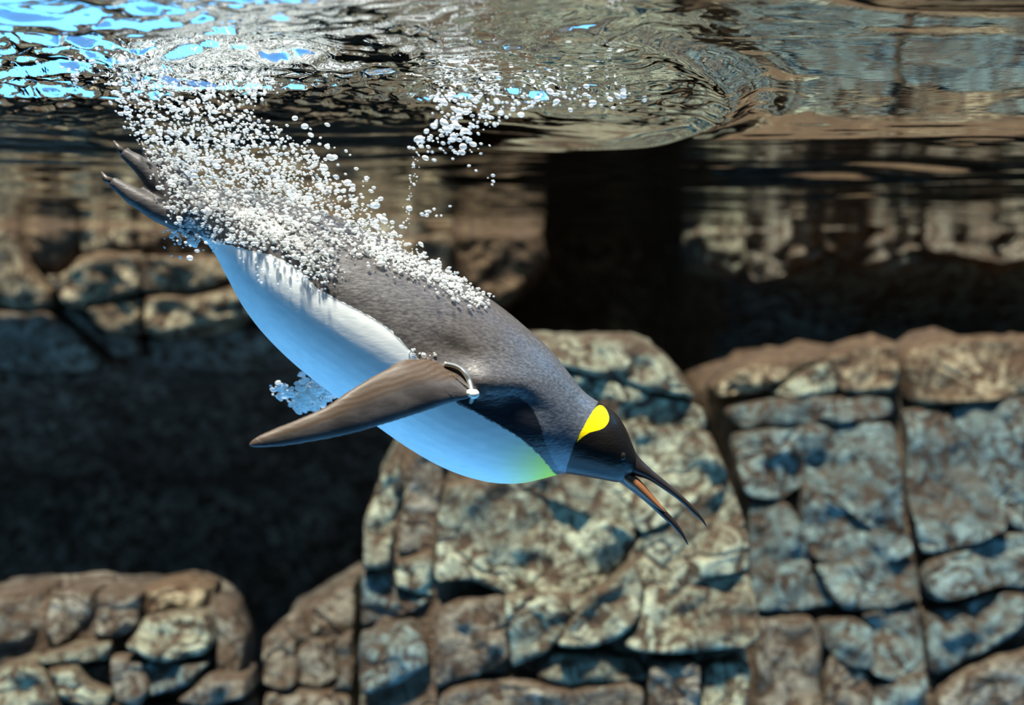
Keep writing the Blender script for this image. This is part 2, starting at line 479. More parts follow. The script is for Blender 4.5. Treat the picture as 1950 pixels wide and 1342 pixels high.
# blocks on the rear wall: the sunlit outcrop over the cave, and the lumps beside the gap
for poly, Y, mt, kw in [
    ([(-60, 428), (28, 430), (36, 470), (60, 520), (100, 560), (92, 585), (40, 590), (-60, 570)], 4.80, 'ochre', dict(bevel=0.04)),
    ([(40, 436), (150, 428), (152, 480), (110, 520), (70, 515), (46, 475)], 4.86, 'rust', dict(bevel=0.03)),
    ([(154, 430), (250, 432), (252, 470), (190, 486), (154, 480)], 4.80, 'ochre', dict(bevel=0.03)),
    ([(256, 438), (340, 440), (400, 452), (398, 486), (300, 490), (256, 474)], 4.82, 'rust', dict(bevel=0.03)),
    ([(80, 522), (115, 524), (160, 490), (262, 482), (264, 556), (180, 572), (120, 578), (108, 556)], 4.74, 'ochre', dict(bevel=0.03)),
    ([(272, 490), (400, 494), (440, 500), (440, 530), (390, 548), (330, 560), (274, 556)], 4.74, 'ochre', dict(bevel=0.03)),
    ([(160, 586), (264, 566), (262, 625), (222, 640), (180, 615)], 4.76, 'ochre', dict(bevel=0.03)),
    ([(274, 566), (340, 564), (400, 556), (452, 540), (490, 600), (420, 618), (340, 634), (276, 634)], 4.70, 'ochre', dict(bevel=0.04)),
    ([(500, 500), (700, 470), (860, 440), (860, 560), (700, 610), (500, 610)], 4.85, 'ochre', dict(bevel=0.05)),
    ([(-60, 596), (40, 598), (98, 592), (140, 630), (190, 680), (170, 712), (80, 720), (-60, 700)], 4.86, 'shelf', dict(bevel=0.06, tilt=(0, -0.9))),
    ([(112, 584), (155, 588), (180, 624), (222, 648), (262, 640), (262, 680), (200, 676), (150, 630)], 4.90, 'shelf', dict(bevel=0.04, tilt=(0, -0.9))),
    ([(280, 644), (350, 642), (500, 616), (600, 640), (600, 700), (440, 720), (282, 700)], 4.95, 'shelf', dict(bevel=0.06, tilt=(0, -0.9))),
    ([(866, 440), (940, 436), (1030, 446), (1036, 500), (1000, 545), (950, 590), (880, 560)], 4.95, 'rust', dict(bevel=0.05)),
    ([(1330, 440), (1385, 436), (1420, 440), (1424, 500), (1400, 520), (1345, 500)], 5.0, 'pillar', dict(bevel=0.03)),
    ([(1428, 440), (1560, 438), (1572, 480), (1500, 515), (1440, 530), (1430, 500)], 5.0, 'shelf', dict(bevel=0.015, grow=10, rough=0.04)),
    ([(1566, 438), (1760, 436), (1760, 470), (1650, 500), (1580, 480)], 5.02, 'shelf', dict(bevel=0.015, grow=10, rough=0.04)),
    ([(1766, 436), (2050, 436), (2050, 480), (1900, 500), (1770, 476)], 5.02, 'shelf', dict(bevel=0.015, grow=10, rough=0.04)),
]:
    rock('rock_block', poly, Y, 0.5, M[mt], WALL, **kw)

# pale stone edge standing above the water at the rear
tag(rock('pool_coping', [(1560, 30), (1700, -60), (2300, -60), (2300, 330), (1560, 330)], 5.9, 0.5, M['cream'], bevel=0.05, rough=0.02),
    'cream stone rim rising above the water surface', 'rim')

# ---------------------------------------------------------------- water surface
def vnoise(x, y, seed):
    """smooth value noise, numpy"""
    r = np.random.default_rng(seed)
    tab = r.random((256, 256)) * 2 - 1
    xi = np.floor(x).astype(int); yi = np.floor(y).astype(int)
    fx = x - xi; fy = y - yi
    fx = fx ** 3 * (fx * (fx * 6 - 15) + 10); fy = fy ** 3 * (fy * (fy * 6 - 15) + 10)
    g = lambda a, b: tab[a % 256, b % 256]
    return (g(xi, yi) * (1 - fx) + g(xi + 1, yi) * fx) * (1 - fy) + (g(xi, yi + 1) * (1 - fx) + g(xi + 1, yi + 1) * fx) * fy


def blob(X, Y, cx, cy, rx, ry):
    d = ((X - cx) / rx) ** 2 + ((Y - cy) / ry) ** 2
    return np.exp(-d)


def water():
    xs = np.concatenate([np.linspace(-3.2, -0.95, 90, endpoint=False), np.linspace(-0.95, 0.95, 430), np.linspace(0.95, 3.2, 91)[1:]])
    ys = [1.5]
    while ys[-1] < 6.5:
        ys.append(ys[-1] + 0.0042 * (ys[-1] / 1.6) ** 1.6)
    ys = np.array(ys)
    X, Y = np.meshgrid(xs, ys)
    h = 0.0014 * np.sin(2 * np.pi * (Y * 1.3 + X * 0.25) + 0.6) + 0.0016 * np.sin(2 * np.pi * (Y * 0.7 - X * 0.45) + 2.0)
    wx = X + 0.10 * vnoise(X * 3, Y * 3, 1); wy = Y + 0.10 * vnoise(X * 3, Y * 3, 2)
    h += 0.0016 * vnoise(wx * 2.6, wy * 4.5, 3)
    h += (0.0017 + 0.0010 * sstep(2.3, 2.8, Y)) * vnoise(wx * 3.6, wy * 8, 4)
    h += (0.0006 + 0.0004 * sstep(2.3, 2.8, Y)) * vnoise(wx * 8, wy * 17, 5)
    near = 0.5 * blob(X, Y, 0.0, 1.8, 0.9, 0.5)
    h += near * (0.006 * vnoise(wx * 3.1, wy * 5, 13) + 0.0016 * vnoise(wx * 9, wy * 14, 14))
    # the churned patches where the penguin broke the surface
    chop = blob(X, Y, -0.62, 1.95, 0.42, 0.42) + 0.95 * blob(X, Y, -0.40, 2.18, 0.22, 0.22) + 0.75 * blob(X, Y, 0.05, 2.2, 0.22, 0.15) \
        + 0.5 * blob(X, Y, 0.02, 1.84, 0.20, 0.08) + 0.35 * blob(X, Y, -0.30, 1.62, 0.3, 0.12) + 0.6 * blob(X, Y, -0.19, 2.42, 0.11, 0.10)
    chop = np.clip(chop, 0, 1)
    qx = wx + 0.05 * vnoise(X * 11, Y * 11, 21) + 0.018 * vnoise(X * 31, Y * 31, 22); qy = wy + 0.05 * vnoise(X * 11, Y * 11, 23) + 0.018 * vnoise(X * 31, Y * 31, 24)
    rid = lambda a, b, sd: 1 - 2 * np.abs(vnoise(a, b, sd))
    h += chop * (0.010 * vnoise(wx * 3.5, wy * 9, 6) + 0.0078 * rid(qx * 6, qy * 19, 7) + 0.0044 * rid(qx * 18, qy * 46, 8) + 0.0028 * vnoise(qx * 48, qy * 100, 9))
    # the ring that spreads from the splash
    d = np.hypot((X + 0.12) / 0.43, (Y - 2.25) / 0.50)
    side = sstep(-0.05, 0.15, X) * (0.3 + 0.7 * sstep(1.8, 2.1, Y))
    h += -0.014 * np.exp(-((d - 1) / 0.055) ** 2) * side + 0.006 * np.exp(-((d - 1.12) / 0.07) ** 2) * side
    # trough where the water draws down at the near edge
    h += -0.030 * sstep(0.30, 0.46, X) * np.exp(-((Y - 1.5) / 0.16) ** 2)
    # the long swell on the open side
    h += sstep(-0.15, 0.25, X) * (0.017 * np.exp(-((Y - 1.72) / 0.24) ** 2) - 0.021 * np.exp(-((Y + 0.10 * vnoise(X * 2.3, Y * 2, 31) - 2.5) / 0.34) ** 2))
    h += 0.03 * (1 - sstep(0.25, 0.42, X)) * np.exp(-((Y - 1.5) / 0.06) ** 2)
    ny, nx = X.shape
    v = np.stack([X, Y, h], -1).reshape(-1, 3)
    idx = np.arange(nx * ny).reshape(ny, nx)
    f = np.stack([idx[:-1, :-1], idx[:-1, 1:], idx[1:, 1:], idx[1:, :-1]], -1).reshape(-1, 4)
    me = bpy.data.meshes.new('water_surface')
    me.from_pydata(v.tolist(), [], f.tolist())
    me.polygons.foreach_set('use_smooth', [True] * len(me.polygons))
    t = NT('water')
    fr = t.n('ShaderNodeFresnel'); fr.inputs['IOR'].default_value = 1.333
    gl = t.n('ShaderNodeBsdfGlossy'); gl.inputs['Roughness'].default_value = 0.0
    gl.inputs['Color'].default_value = (0.93, 0.97, 0.97, 1)
    tr = t.n('ShaderNodeBsdfTransparent'); tr.inputs['Color'].default_value = (0.93, 0.98, 1.0, 1)
    vv = t.coord((1, 2.2, 1))
    nz = t.noise(vv, 30, 3, 0.5, 0.5)
    b = t.bump(nz, 0.04, 0.004)
    t.put(fr.inputs['Normal'], b); t.put(gl.inputs['Normal'], b)
    mx = t.n('ShaderNodeMixShader')
    t.put(mx.inputs[0], fr.outputs[0]); t.put(mx.inputs[1], tr.outputs[0]); t.put(mx.inputs[2], gl.outputs[0])
    t.put(t.out.inputs[0], mx.outputs[0])
    me.materials.append(t.m)
    o = bpy.data.objects.new('water_surface', me)
    COL.objects.link(o)
    return tag(o, 'rippled underside of the water surface mirroring the rocks', kind='structure')


WATER = water()

# ---------------------------------------------------------------- the penguin
def loft(stations, Yf, n=40, cap=True, power=2.0):
    """stations: (upper px, lower px, half depth in m, distance). Rings joined into a closed tube"""
    verts, faces = [], []
    for (u, l, hd, Y) in stations:
        a, b = P(*u, Y), P(*l, Y)
        c = (a + b) / 2; r = (a - b) / 2
        for j in range(n):
            th = 2 * math.pi * j / n
            ct, st = math.cos(th), math.sin(th)
            ex = 2.0 / power
            ct = math.copysign(abs(ct) ** ex, ct); st = math.copysign(abs(st) ** ex, st)
            verts.append(c + r * ct + Vector((0, hd * st, 0)))
    m = len(stations)
    for i in range(m - 1):
        for j in range(n):
            a = i * n + j; b = i * n + (j + 1) % n
            faces.append((a, b, b + n, a + n))
    if cap:
        faces.append(tuple(range(n))[::-1])
        faces.append(tuple((m - 1) * n + j for j in range(n)))
    return verts, faces


def dense(st, k=6):
    """Catmull-Rom through the stations"""
    arr = np.array([[*s[0], *s[1], s[2], s[3]] for s in st], float)
    out = []
    n = len(arr)
    for i in range(n - 1):
        p0, p1, p2, p3 = arr[max(i - 1, 0)], arr[i], arr[i + 1], arr[min(i + 2, n - 1)]
        for q in range(k):
            t = q / k
            out.append(0.5 * (2 * p1 + (p2 - p0) * t + (2 * p0 - 5 * p1 + 4 * p2 - p3) * t * t + (3 * p1 - p0 - 3 * p2 + p3) * t ** 3))
    out.append(arr[-1])
    return [((a[0], a[1]), (a[2], a[3]), max(a[4], 1e-4), a[5]) for a in out]


BODY = [((296, 398), (300, 404), .012), ((318, 378), (332, 424), .028), ((350, 364), (380, 449), .046), ((400, 360), (412, 484), .064),
        ((462, 364), (438, 533), .083), ((530, 376), (468, 588), .100), ((600, 398), (508, 640), .113), ((680, 430), (563, 694), .122),
        ((760, 470), (628, 746), .127), ((835, 508), (703, 800), .128), ((900, 546), (785, 857), .124), ((960, 588), (858, 896), .114),
        ((1010, 630), (928, 917), .100), ((1050, 668), (988, 920), .085), ((1084, 710), (1034, 911), .069), ((1112, 745), (1070, 902), .057),
        ((1142, 766), (1100, 905), .051), ((1170, 784), (1136, 911), .047), ((1190, 812), (1162, 916), .040), ((1203, 842), (1180, 918), .030),
        ((1212, 866), (1196, 908), .018), ((1216, 880), (1206, 900), .008)]
BODY = [(*s, ZP) for s in BODY]
FLIP = [((858, 690), (930, 742), .020, 2.02), ((830, 684), (918, 750), .019, 1.975), ((800, 683), (903, 757), .017, 1.945), ((765, 685), (860, 767), .015, 1.925),
        ((735, 702), (800, 787), .0125, 1.91), ((700, 721), (740, 806), .011, 1.895), ((660, 746), (690, 821), .010, 1.88), ((620, 773), (640, 833), .009, 1.87),
        ((570, 796), (590, 842), .008, 1.86), ((525, 814), (545, 849), .0072, 1.855), ((492, 829), (505, 852), .0064, 1.85), ((476, 841), (482, 852), .005, 1.85), ((472, 846), (475, 850), .003, 1.85)]
FARF = [((858, 690), (930, 742), .020, 2.14), ((800, 660), (880, 730), .018, 2.20), ((740, 625), (800, 700), .015, 2.225), ((680, 590), (720, 655), .012, 2.235),
        ((620, 560), (650, 610), .009, 2.24), ((570, 538), (585, 568), .007, 2.24), ((545, 530), (552, 545), .004, 2.24)]


def tube(pts, radii, n=12):
    """a tapered tube through 3-D points"""
    verts, faces = [], []
    pts = [Vector(p) for p in pts]
    for i, p in enumerate(pts):
        d = (pts[min(i + 1, len(pts) - 1)] - pts[max(i - 1, 0)]).normalized()
        s = d.cross(Vector((0, 1, 0))); s = s.normalized() if s.length > 1e-4 else Vector((1, 0, 0))
        t = d.cross(s)
        for j in range(n):
            a = 2 * math.pi * j / n
            verts.append(p + (s * math.cos(a) + t * math.sin(a)) * radii[i])
    for i in range(len(pts) - 1):
        for j in range(n):
            a = i * n + j; b = i * n + (j + 1) % n
            faces.append((a, b, b + n, a + n))
    faces.append(tuple(range(n))[::-1]); faces.append(tuple((len(pts) - 1) * n + j for j in range(n)))
    return verts, faces


TOES = [[(350, 420, 0), (305, 402, 0), (252, 372, 0), (212, 344, 0)], [(350, 402, .01), (303, 350, .01), (266, 312, .01), (233, 289, .01)],
        [(352, 390, .03), (318, 338, .03), (292, 303, .03), (277, 286, .03)]]
CLAWS = [[(216, 347, 0), (201, 340, 0), (193, 327, 0)], [(236, 292, .01), (226, 282, .01), (216, 268, .01)], [(280, 290, .03), (273, 280, .03), (269, 268, .03)]]


def foot_parts(y0, sgn, dx=0, dy=0):
    parts = []
    tp = [[P(x + dx, y + dy, y0 + sgn * q) for x, y, q in toe] for toe in TOES]
    for toe in tp:
        parts.append(tube(toe, [.017, .0155, .012, .0068], 14))
    for a, b in ((0, 1), (1, 2)):                     # webs
        A, B = tp[a], tp[b]
        v, f = [], []
        rows = [0, 1, 2]
        for k in rows:
            q = B[k] if k < 2 else B[k] * 0.95 + B[1] * 0.05
            p = A[k] if k < 2 else A[k] * 0.95 + A[1] * 0.05
            m = (p + q) / 2
            if k == 2: m = m * 0.72 + tp[a][1] * 0.14 + tp[b][1] * 0.14
            for w in (p, m, q):
                v.append(w + Vector((0, -.0035, 0))); v.append(w + Vector((0, .0035, 0)))
        for r in range(2):
            for c in range(2):
                i = (r * 3 + c) * 2
                f.append((i, i + 2, i + 8, i + 6)); f.append((i + 1, i + 7, i + 9, i + 3))
        f += [(0, 1, 3, 2), (2, 3, 5, 4), (12, 14, 15, 13), (14, 16, 17, 15), (0, 6, 7, 1), (6, 12, 13, 7), (4, 5, 11, 10), (10, 11, 17, 16)]
        parts.append((v, f))
    return parts


NEAR_FOOT, FAR_FOOT = ZP - .055, ZP + .05


def poly_sd(poly, x, y):
    """signed distance (inside positive) of points to a polygon, in pixels"""
    p = np.array(poly, float); q = np.roll(p, -1, 0)
    best = np.full(x.shape, 1e9); ins = np.zeros(x.shape, bool)
    for (ax, ay), (bx, by) in zip(p, q):
        ex, ey = bx - ax, by - ay
        t = np.clip(((x - ax) * ex + (y - ay) * ey) / (ex * ex + ey * ey), 0, 1)
        best = np.minimum(best, np.hypot(x - ax - t * ex, y - ay - t * ey))
        cr = ((ay > y) != (by > y)) & (x < (bx - ax) * (y - ay) / (by - ay + 1e-12) + ax)
        ins ^= cr
    return np.where(ins, best, -best)


def smooth_poly(poly, it=2, closed=True):
    p = np.array(poly, float)
    for _ in range(it):
        q = np.roll(p, -1, 0)
        p = np.stack([p * .75 + q * .25, p * .25 + q * .75], 1).reshape(-1, 2)
    return p


def penguin_material():
    t = NT('penguin_plumage')
    v = t.coord((1, 1, 1), (0, 0, 0))
    vf = t.coord((0.45, 1, 1.3), (0, math.radians(-32), 0))
    fine = t.noise(vf, 260, 3, 0.6)
    med = t.noise(vf, 60, 3, 0.55, 0.3)
    big = t.noise(v, 9, 3, 0.5)
    jit = t.math('MULTIPLY', t.math('SUBTRACT', t.noise(v, 110, 3, 0.6), 0.5), 0.9)
    sd = lambda nm: t.math('ADD', t.attr(nm), jit)
    grey = t.mix(t.ramp(fine, 0.3, 0.75), (0.050, 0.045, 0.045), (0.135, 0.122, 0.118))
    grey = t.mix(t.math('MULTIPLY', t.ramp(big, 0.4, 0.65), 0.35), grey, (0.085, 0.065, 0.050))
    blue = t.mix(t.ramp(fine, 0.3, 0.75), (0.055, 0.065, 0.085), (0.13, 0.145, 0.175))
    col = t.mix(t.attr('neck'), grey, blue)
    white = t.mix(t.ramp(med, 0.3, 0.7), (0.80, 0.83, 0.82), (0.90, 0.91, 0.89))
    white = t.mix(t.attr('chest'), white, (0.95, 0.86, 0.01))
    col = t.mix(t.ramp(sd('belly'), -0.12, 0.12), col, white)
    col = t.mix(t.ramp(sd('band'), -0.25, 0.15), col, (0.010, 0.012, 0.018))
    head = t.ramp(t.math('ADD', t.attr('head'), t.math('MULTIPLY', jit, 0.25)), -0.08, 0.08)
    col = t.mix(head, col, (0.010, 0.0085, 0.008))
    patch = t.ramp(t.math('ADD', t.attr('patch'), t.math('MULTIPLY', jit, 0.25)), -0.10, 0.10)
    col = t.mix(patch, col, (0.95, 0.70, 0.005))
    # flippers and feet
    lim = t.attr('limb')
    wv = t.n('ShaderNodeTexWave', wave_type='BANDS', bands_direction='Z')
    t.put(wv.inputs['Vector'], t.coord((1, 1, 1), (0, math.radians(18), 0)))
    wv.inputs['Scale'].default_value = 46; wv.inputs['Distortion'].default_value = 5
    wv.inputs['Detail'].default_value = 3; wv.inputs['Detail Scale'].default_value = 0.7
    fr = t.math('MULTIPLY', wv.outputs['Fac'], t.attr('fringe'))
    lcol = t.mix(t.ramp(med, 0.3, 0.7), (0.046, 0.040, 0.039), (0.085, 0.074, 0.071))
    lcol = t.mix(fr, lcol, (0.030, 0.019, 0.013))
    lcol = t.mix(t.math('MULTIPLY', t.attr('fringe'), 0.55), lcol, (0.10, 0.062, 0.036))
    col = t.mix(t.ramp(lim, 0.3, 0.7), col, lcol)
    h = t.math('ADD', t.math('MULTIPLY', fine, 0.5), t.math('ADD', med, t.math('MULTIPLY', fr, -0.45)))
    h = t.math('MULTIPLY', h, t.math('SUBTRACT', 1.0, t.math('MULTIPLY', t.ramp(t.attr('belly'), 0.0, 0.4), 0.72)))
    nrm = t.bump(h, 0.35, 0.0025)
    rough = t.mix(t.ramp(sd('belly'), -0.1, 0.1), (0.30, 0.30, 0.30), (0.5, 0.5, 0.5))
    rough = t.mix(t.ramp(lim, 0.3, 0.7), rough, (0.5, 0.5, 0.5))
    spec = t.math('SUBTRACT', 0.6, t.math('MULTIPLY', t.math('MAXIMUM', head, t.ramp(lim, 0.3, 0.7)), 0.35))
    return t.principled(col, rough, spec, nrm)


def build_penguin():
    root = bpy.data.objects.new('king_penguin', None)
    COL.objects.link(root)
    root.location = P(760, 640, ZP)
    tag(root, 'black and white penguin diving nose down with its bill open and yellow ear patch', 'penguin')
    parts = [('b', loft(dense(BODY), None, 48)), ('f', loft(dense(FLIP), None, 28)), ('f', loft(dense(FARF), None, 28))]
    parts += [('t', p) for p in foot_parts(NEAR_FOOT, 1)] + [('t', p) for p in foot_parts(FAR_FOOT, -1, 26, 14)]
    # short stiff tail
    parts.append(('b', loft(dense([((360, 372), (372, 440), .045, ZP), ((310, 366), (322, 416), .040, ZP), ((268, 366), (272, 384), .024, ZP), ((262, 368), (264, 374), .012, ZP)]), None, 24)))
    V, Fc = [], []
    trees = {'b': ([], []), 'f': ([], []), 't': ([], [])}
    for key, (v, f) in parts:
        o = len(V); V += v; Fc += [tuple(i + o for i in q) for q in f]
        tv, tf = trees[key]
        o2 = len(tv); tv += v; tf += [tuple(i + o2 for i in q) for q in f]
    bv = {k: BVHTree.FromPolygons(*t) for k, t in trees.items()}
    o = mesh_obj('body', V, Fc, None)
    bm = bmesh.new(); bm.from_mesh(o.data)
    bmesh.ops.recalc_face_normals(bm, faces=bm.faces); bm.to_mesh(o.data); bm.free()
    md = o.modifiers.new('r', 'REMESH'); md.mode = 'VOXEL'; md.voxel_size = 0.0026
    sm = o.modifiers.new('s', 'SMOOTH'); sm.factor = 0.5; sm.iterations = 8
    dg = bpy.context.evaluated_depsgraph_get()
    me = bpy.data.meshes.new_from_object(o.evaluated_get(dg))
    o.modifiers.clear(); old = o.data; o.data = me; bpy.data.meshes.remove(old)
    me.name = 'body'
    me.polygons.foreach_set('use_smooth', [True] * len(me.polygons))
    n = len(me.vertices)
    co = np.empty(n * 3, np.float32); me.vertices.foreach_get('co', co); co = co.reshape(-1, 3).astype(float)
    # the shoulder swells over the root of each flipper, with a hollow behind it
    sx = 975 + co[:, 0] / ZP * F; sy = HY - (co[:, 2] - CAMZ) / ZP * F
    def hump(cx, cy, ra, rb, ang):
        a = math.radians(ang); u = (sx - cx) * math.cos(a) + (sy - cy) * math.sin(a); w = -(sx - cx) * math.sin(a) + (sy - cy) * math.cos(a)
        return np.exp(-(u / ra) ** 2 - (w / rb) ** 2)
    side = np.clip((co[:, 1] - ZP) / 0.06, -1, 1)
    co[:, 1] += side * (0.016 * hump(945, 722, 62, 30, 12) - 0.007 * hump(880, 672, 50, 22, 30) - 0.006 * hump(1000, 760, 60, 22, 40)) * (np.abs(co[:, 1] - ZP) < 0.135)
    me.vertices.foreach_set('co', co.astype(np.float32).ravel()); me.update()
    yy = np.minimum(co[:, 1], 2 * ZP - co[:, 1])             # the markings are the same on both sides
    px = 975 + co[:, 0] / yy * F; py = HY - (co[:, 2] - CAMZ) / yy * F
    belly = smooth_poly([(355, 436), (400, 458), (470, 475), (530, 489), (578, 520), (602, 550), (650, 574), (700, 599), (740, 624), (770, 655), (795, 682), (835, 722), (862, 757),
                         (900, 779), (960, 812), (1000, 838), (1030, 866), (1050, 890), (1070, 906), (1075, 1040), (800, 1060), (380, 760), (330, 470)], 1)
    head = smooth_poly([(1141, 762), (1112, 812), (1096, 840), (1086, 868), (1076, 898), (1074, 960), (1300, 960), (1300, 700), (1160, 720)], 1)
    patch = smooth_poly([(1136, 772), (1147, 771), (1157, 782), (1161, 800), (1152, 814), (1136, 820), (1120, 824), (1104, 836), (1096, 846), (1104, 826), (1118, 800)], 2)
    band = smooth_poly([(858, 752), (905, 757), (945, 752), (982, 754), (1010, 772), (1026, 800), (1036, 840), (1052, 876), (1068, 900), (1060, 906), (1044, 886), (1026, 864),
                        (996, 838), (956, 812), (900, 782), (866, 764)], 1)
    attr(me, 'belly', poly_sd(belly, px, py) / 10)
    attr(me, 'head', poly_sd(head, px, py) / 10)
    attr(me, 'patch', poly_sd(patch, px, py) / 10)
    attr(me, 'band', poly_sd(band, px, py) / 10)
    along = px * 0.87 + py * 0.49
    attr(me, 'neck', sstep(1120, 1330, along))
    attr(me, 'chest', sstep(890, 1058, px) ** 1.5 * sstep(800, 890, py))
    limb, fringe = np.zeros(n), np.zeros(n)
    ups = np.array([s[0] for s in dense(FLIP)]); los = np.array([s[1] for s in dense(FLIP)])
    for i in range(n):
        p = Vector(co[i])
        db = bv['b'].find_nearest(p, 0.02)[3]; df = bv['f'].find_nearest(p, 0.02)[3]; dt = bv['t'].find_nearest(p, 0.02)[3]
        db = 1 if db is None else db; df = 1 if df is None else df; dt = 1 if dt is None else dt
        m = min(df, dt)
        limb[i] = min(1, max(0, 0.5 + (db - m) / 0.006)) if m < 0.02 else 0
    fm = limb > 0.2
    qx, qy = px[fm], py[fm]
    du = np.min(np.hypot(qx[:, None] - ups[None, :, 0], qy[:, None] - ups[None, :, 1]), 1)
    dl = np.min(np.hypot(qx[:, None] - los[None, :, 0], qy[:, None] - los[None, :, 1]), 1)
    fringe[fm] = 1 - sstep(0.30, 0.55, du / (du + dl))
    fringe[px > 880] = 0; fringe[px < 400] = 0
    attr(me, 'limb', limb); attr(me, 'fringe', fringe)
    me.materials.append(penguin_material())
    tree = BVHTree.FromPolygons([tuple(c) for c in co], [tuple(p.vertices) for p in me.polygons])

    def child(name, v, f, mat, parent=root):
        c = mesh_obj(name, v, f, mat)
        bm = bmesh.new(); bm.from_mesh(c.data)
        bmesh.ops.recalc_face_normals(bm, faces=bm.faces); bm.to_mesh(c.data); bm.free()
        c.parent = parent
        if parent is root: c.matrix_parent_inverse = Matrix.Translation(-root.location)
        return c

    o.parent = root; o.matrix_parent_inverse = Matrix.Translation(-root.location)

    t = NT('black_bill')
    bill = t.principled(t.mix(t.noise(t.coord(), 80), (0.012, 0.009, 0.009), (0.03, 0.022, 0.02)), 0.35, 0.4)
    t = NT('orange_bill_plate')
    plate = t.principled(t.mix(t.noise(t.coord(), 60), (0.19, 0.075, 0.028), (0.27, 0.11, 0.05)), 0.35, 0.45)
    t = NT('dark_claw')
    claw = t.principled(t.mix(t.noise(t.coord(), 90), (0.035, 0.026, 0.022), (0.09, 0.07, 0.055)), 0.4, 0.4)
    t = NT('dark_eye')
    eyem = t.principled(t.mix(t.noise(t.coord(), 300), (0.012, 0.010, 0.009), (0.03, 0.02, 0.014)), 0.3, 0.25)
    t = NT('steel_band')
    steel = t.principled(t.mix(t.noise(t.coord(), 200), (0.52, 0.50, 0.44), (0.7, 0.68, 0.6)), 0.3, 0.5, Metallic=0.85)
    t = NT('white_bead')
    bead = t.principled(t.mix(t.noise(t.coord(), 200), (0.74, 0.70, 0.60), (0.85, 0.82, 0.74)), 0.3, 0.5)

    up = dense([((1192, 828), (1178, 898), .019, ZP), ((1214, 866), (1196, 903), .0145, ZP), ((1240, 893), (1231, 912), .0105, ZP), ((1270, 918), (1261, 930), .008, ZP), ((1300, 944), (1293, 953), .006, ZP),
                ((1326, 970), (1319, 977), .004, ZP), ((1340, 989), (1335, 991), .0022, ZP), ((1346, 1002), (1344, 1002), .0007, ZP)], 5)
    child('upper_mandible', *loft(up, None, 20), bill)
    lo = dense([((1186, 888), (1172, 914), .016, ZP), ((1200, 900), (1186, 922), .0135, ZP), ((1218, 913), (1206, 937), .011, ZP), ((1242, 941), (1231, 957), .0085, ZP), ((1265, 968), (1257, 981), .006, ZP),
                ((1287, 992), (1281, 1003), .0042, ZP), ((1302, 1015), (1297, 1020), .0025, ZP), ((1311, 1037), (1309, 1037), .0007, ZP)], 5)
    lm = child('lower_mandible', *loft(lo, None, 20), bill)
    pl = dense([((1184, 893), (1177, 908), .0178, ZP), ((1201, 901), (1189, 921), .0165, ZP), ((1219, 914), (1208, 935), .0140, ZP), ((1243, 942), (1233, 955), .0108, ZP), ((1259, 961), (1253, 970), .0084, ZP),
                ((1268, 974), (1267, 976), .0050, ZP)], 5)
    tag(child('bill_plate', *loft(pl, None, 20), plate, lm), 'orange brown plate along the lower bill')
    for y0, sgn, dx, dy in ((NEAR_FOOT, 1, 0, 0), (FAR_FOOT, -1, 26, 14)):
        for cl in CLAWS:
            child('claw', *tube([P(x + dx, y + dy, y0 + sgn * q) for x, y, q in cl], [.0052, .0042, .0012], 10), claw)
    # eyes, one on each side of the head
    for sgn in (1, -1):
        w = P(1184, 868, ZP - 0.035)
        hit = tree.ray_cast(Vector((w.x, ZP - sgn * 0.3, w.z)), Vector((0, sgn, 0)))[0]
        if hit:
            bm = bmesh.new()
            bmesh.ops.create_uvsphere(bm, u_segments=16, v_segments=10, radius=0.0055)
            for q in bm.verts: q.co = Vector((q.co.x, q.co.y * 0.6, q.co.z)) + hit + Vector((0, sgn * 0.0022, 0))
            e = bpy.data.meshes.new('eye'); bm.to_mesh(e); bm.free()
            e.polygons.foreach_set('use_smooth', [True] * len(e.polygons)); e.materials.append(eyem)
            eo = bpy.data.objects.new('eye', e); COL.objects.link(eo)
            eo.parent = root; eo.matrix_parent_inverse = Matrix.Translation(-root.location)
    # identification band round the root of the near flipper
    pts = []
    for x, y in [(846, 693), (862, 696), (876, 702), (887, 713), (894, 727), (898, 742), (900, 752)]:
        d = P(x, y, 1) - Vector((0, 0, CAMZ))
        hit = tree.ray_cast(Vector((0, 0, CAMZ)), d.normalized())[0]
        pts.append((hit if hit else P(x, y, 1.95)) - d.normalized() * 0.0035)
    back = [P(896, 765, pts[-1].y + .03), P(884, 769, pts[-1].y + .045), P(868, 764, pts[-1].y + .04)]
    ring = pts + back
    sp = []
    arr = [np.array(q) for q in ring]
    for i in range(len(arr) - 1):
        p0, p1, p2, p3 = arr[max(i - 1, 0)], arr[i], arr[i + 1], arr[min(i + 2, len(arr) - 1)]
        for q in range(5):
            s = q / 5
            sp.append(Vector(0.5 * (2 * p1 + (p2 - p0) * s + (2 * p0 - 5 * p1 + 4 * p2 - p3) * s * s + (3 * p1 - p0 - 3 * p2 + p3) * s ** 3)))
    sp.append(Vector(arr[-1]))
    bo = child('flipper_band', *tube(sp, [.0032] * len(sp), 12), steel)
    tag(bo, 'metal wire band around the flipper')
    c = P(903, 750, pts[-1].y - 0.004)
    bm = bmesh.new()
    bmesh.ops.create_uvsphere(bm, u_segments=16, v_segments=10, radius=0.0062)
    for q in bm.verts: q.co = Vector((q.co.x * 1.05, q.co.y, q.co.z * 0.95)) + c
    r2 = bmesh.ops.create_uvsphere(bm, u_segments=12, v_segments=8, radius=0.0048)
    c2 = P(895, 748, pts[-1].y - 0.002)
    for q in r2['verts']: q.co = q.co + c2
    e = bpy.data.meshes.new('bead'); bm.to_mesh(e); bm.free()
    e.polygons.foreach_set('use_smooth', [True] * len(e.polygons)); e.materials.append(bead)
    eo = bpy.data.objects.new('bead', e); COL.objects.link(eo)
    eo.parent = bo
    tag(eo, 'white bead closing the band')
    return root, tree


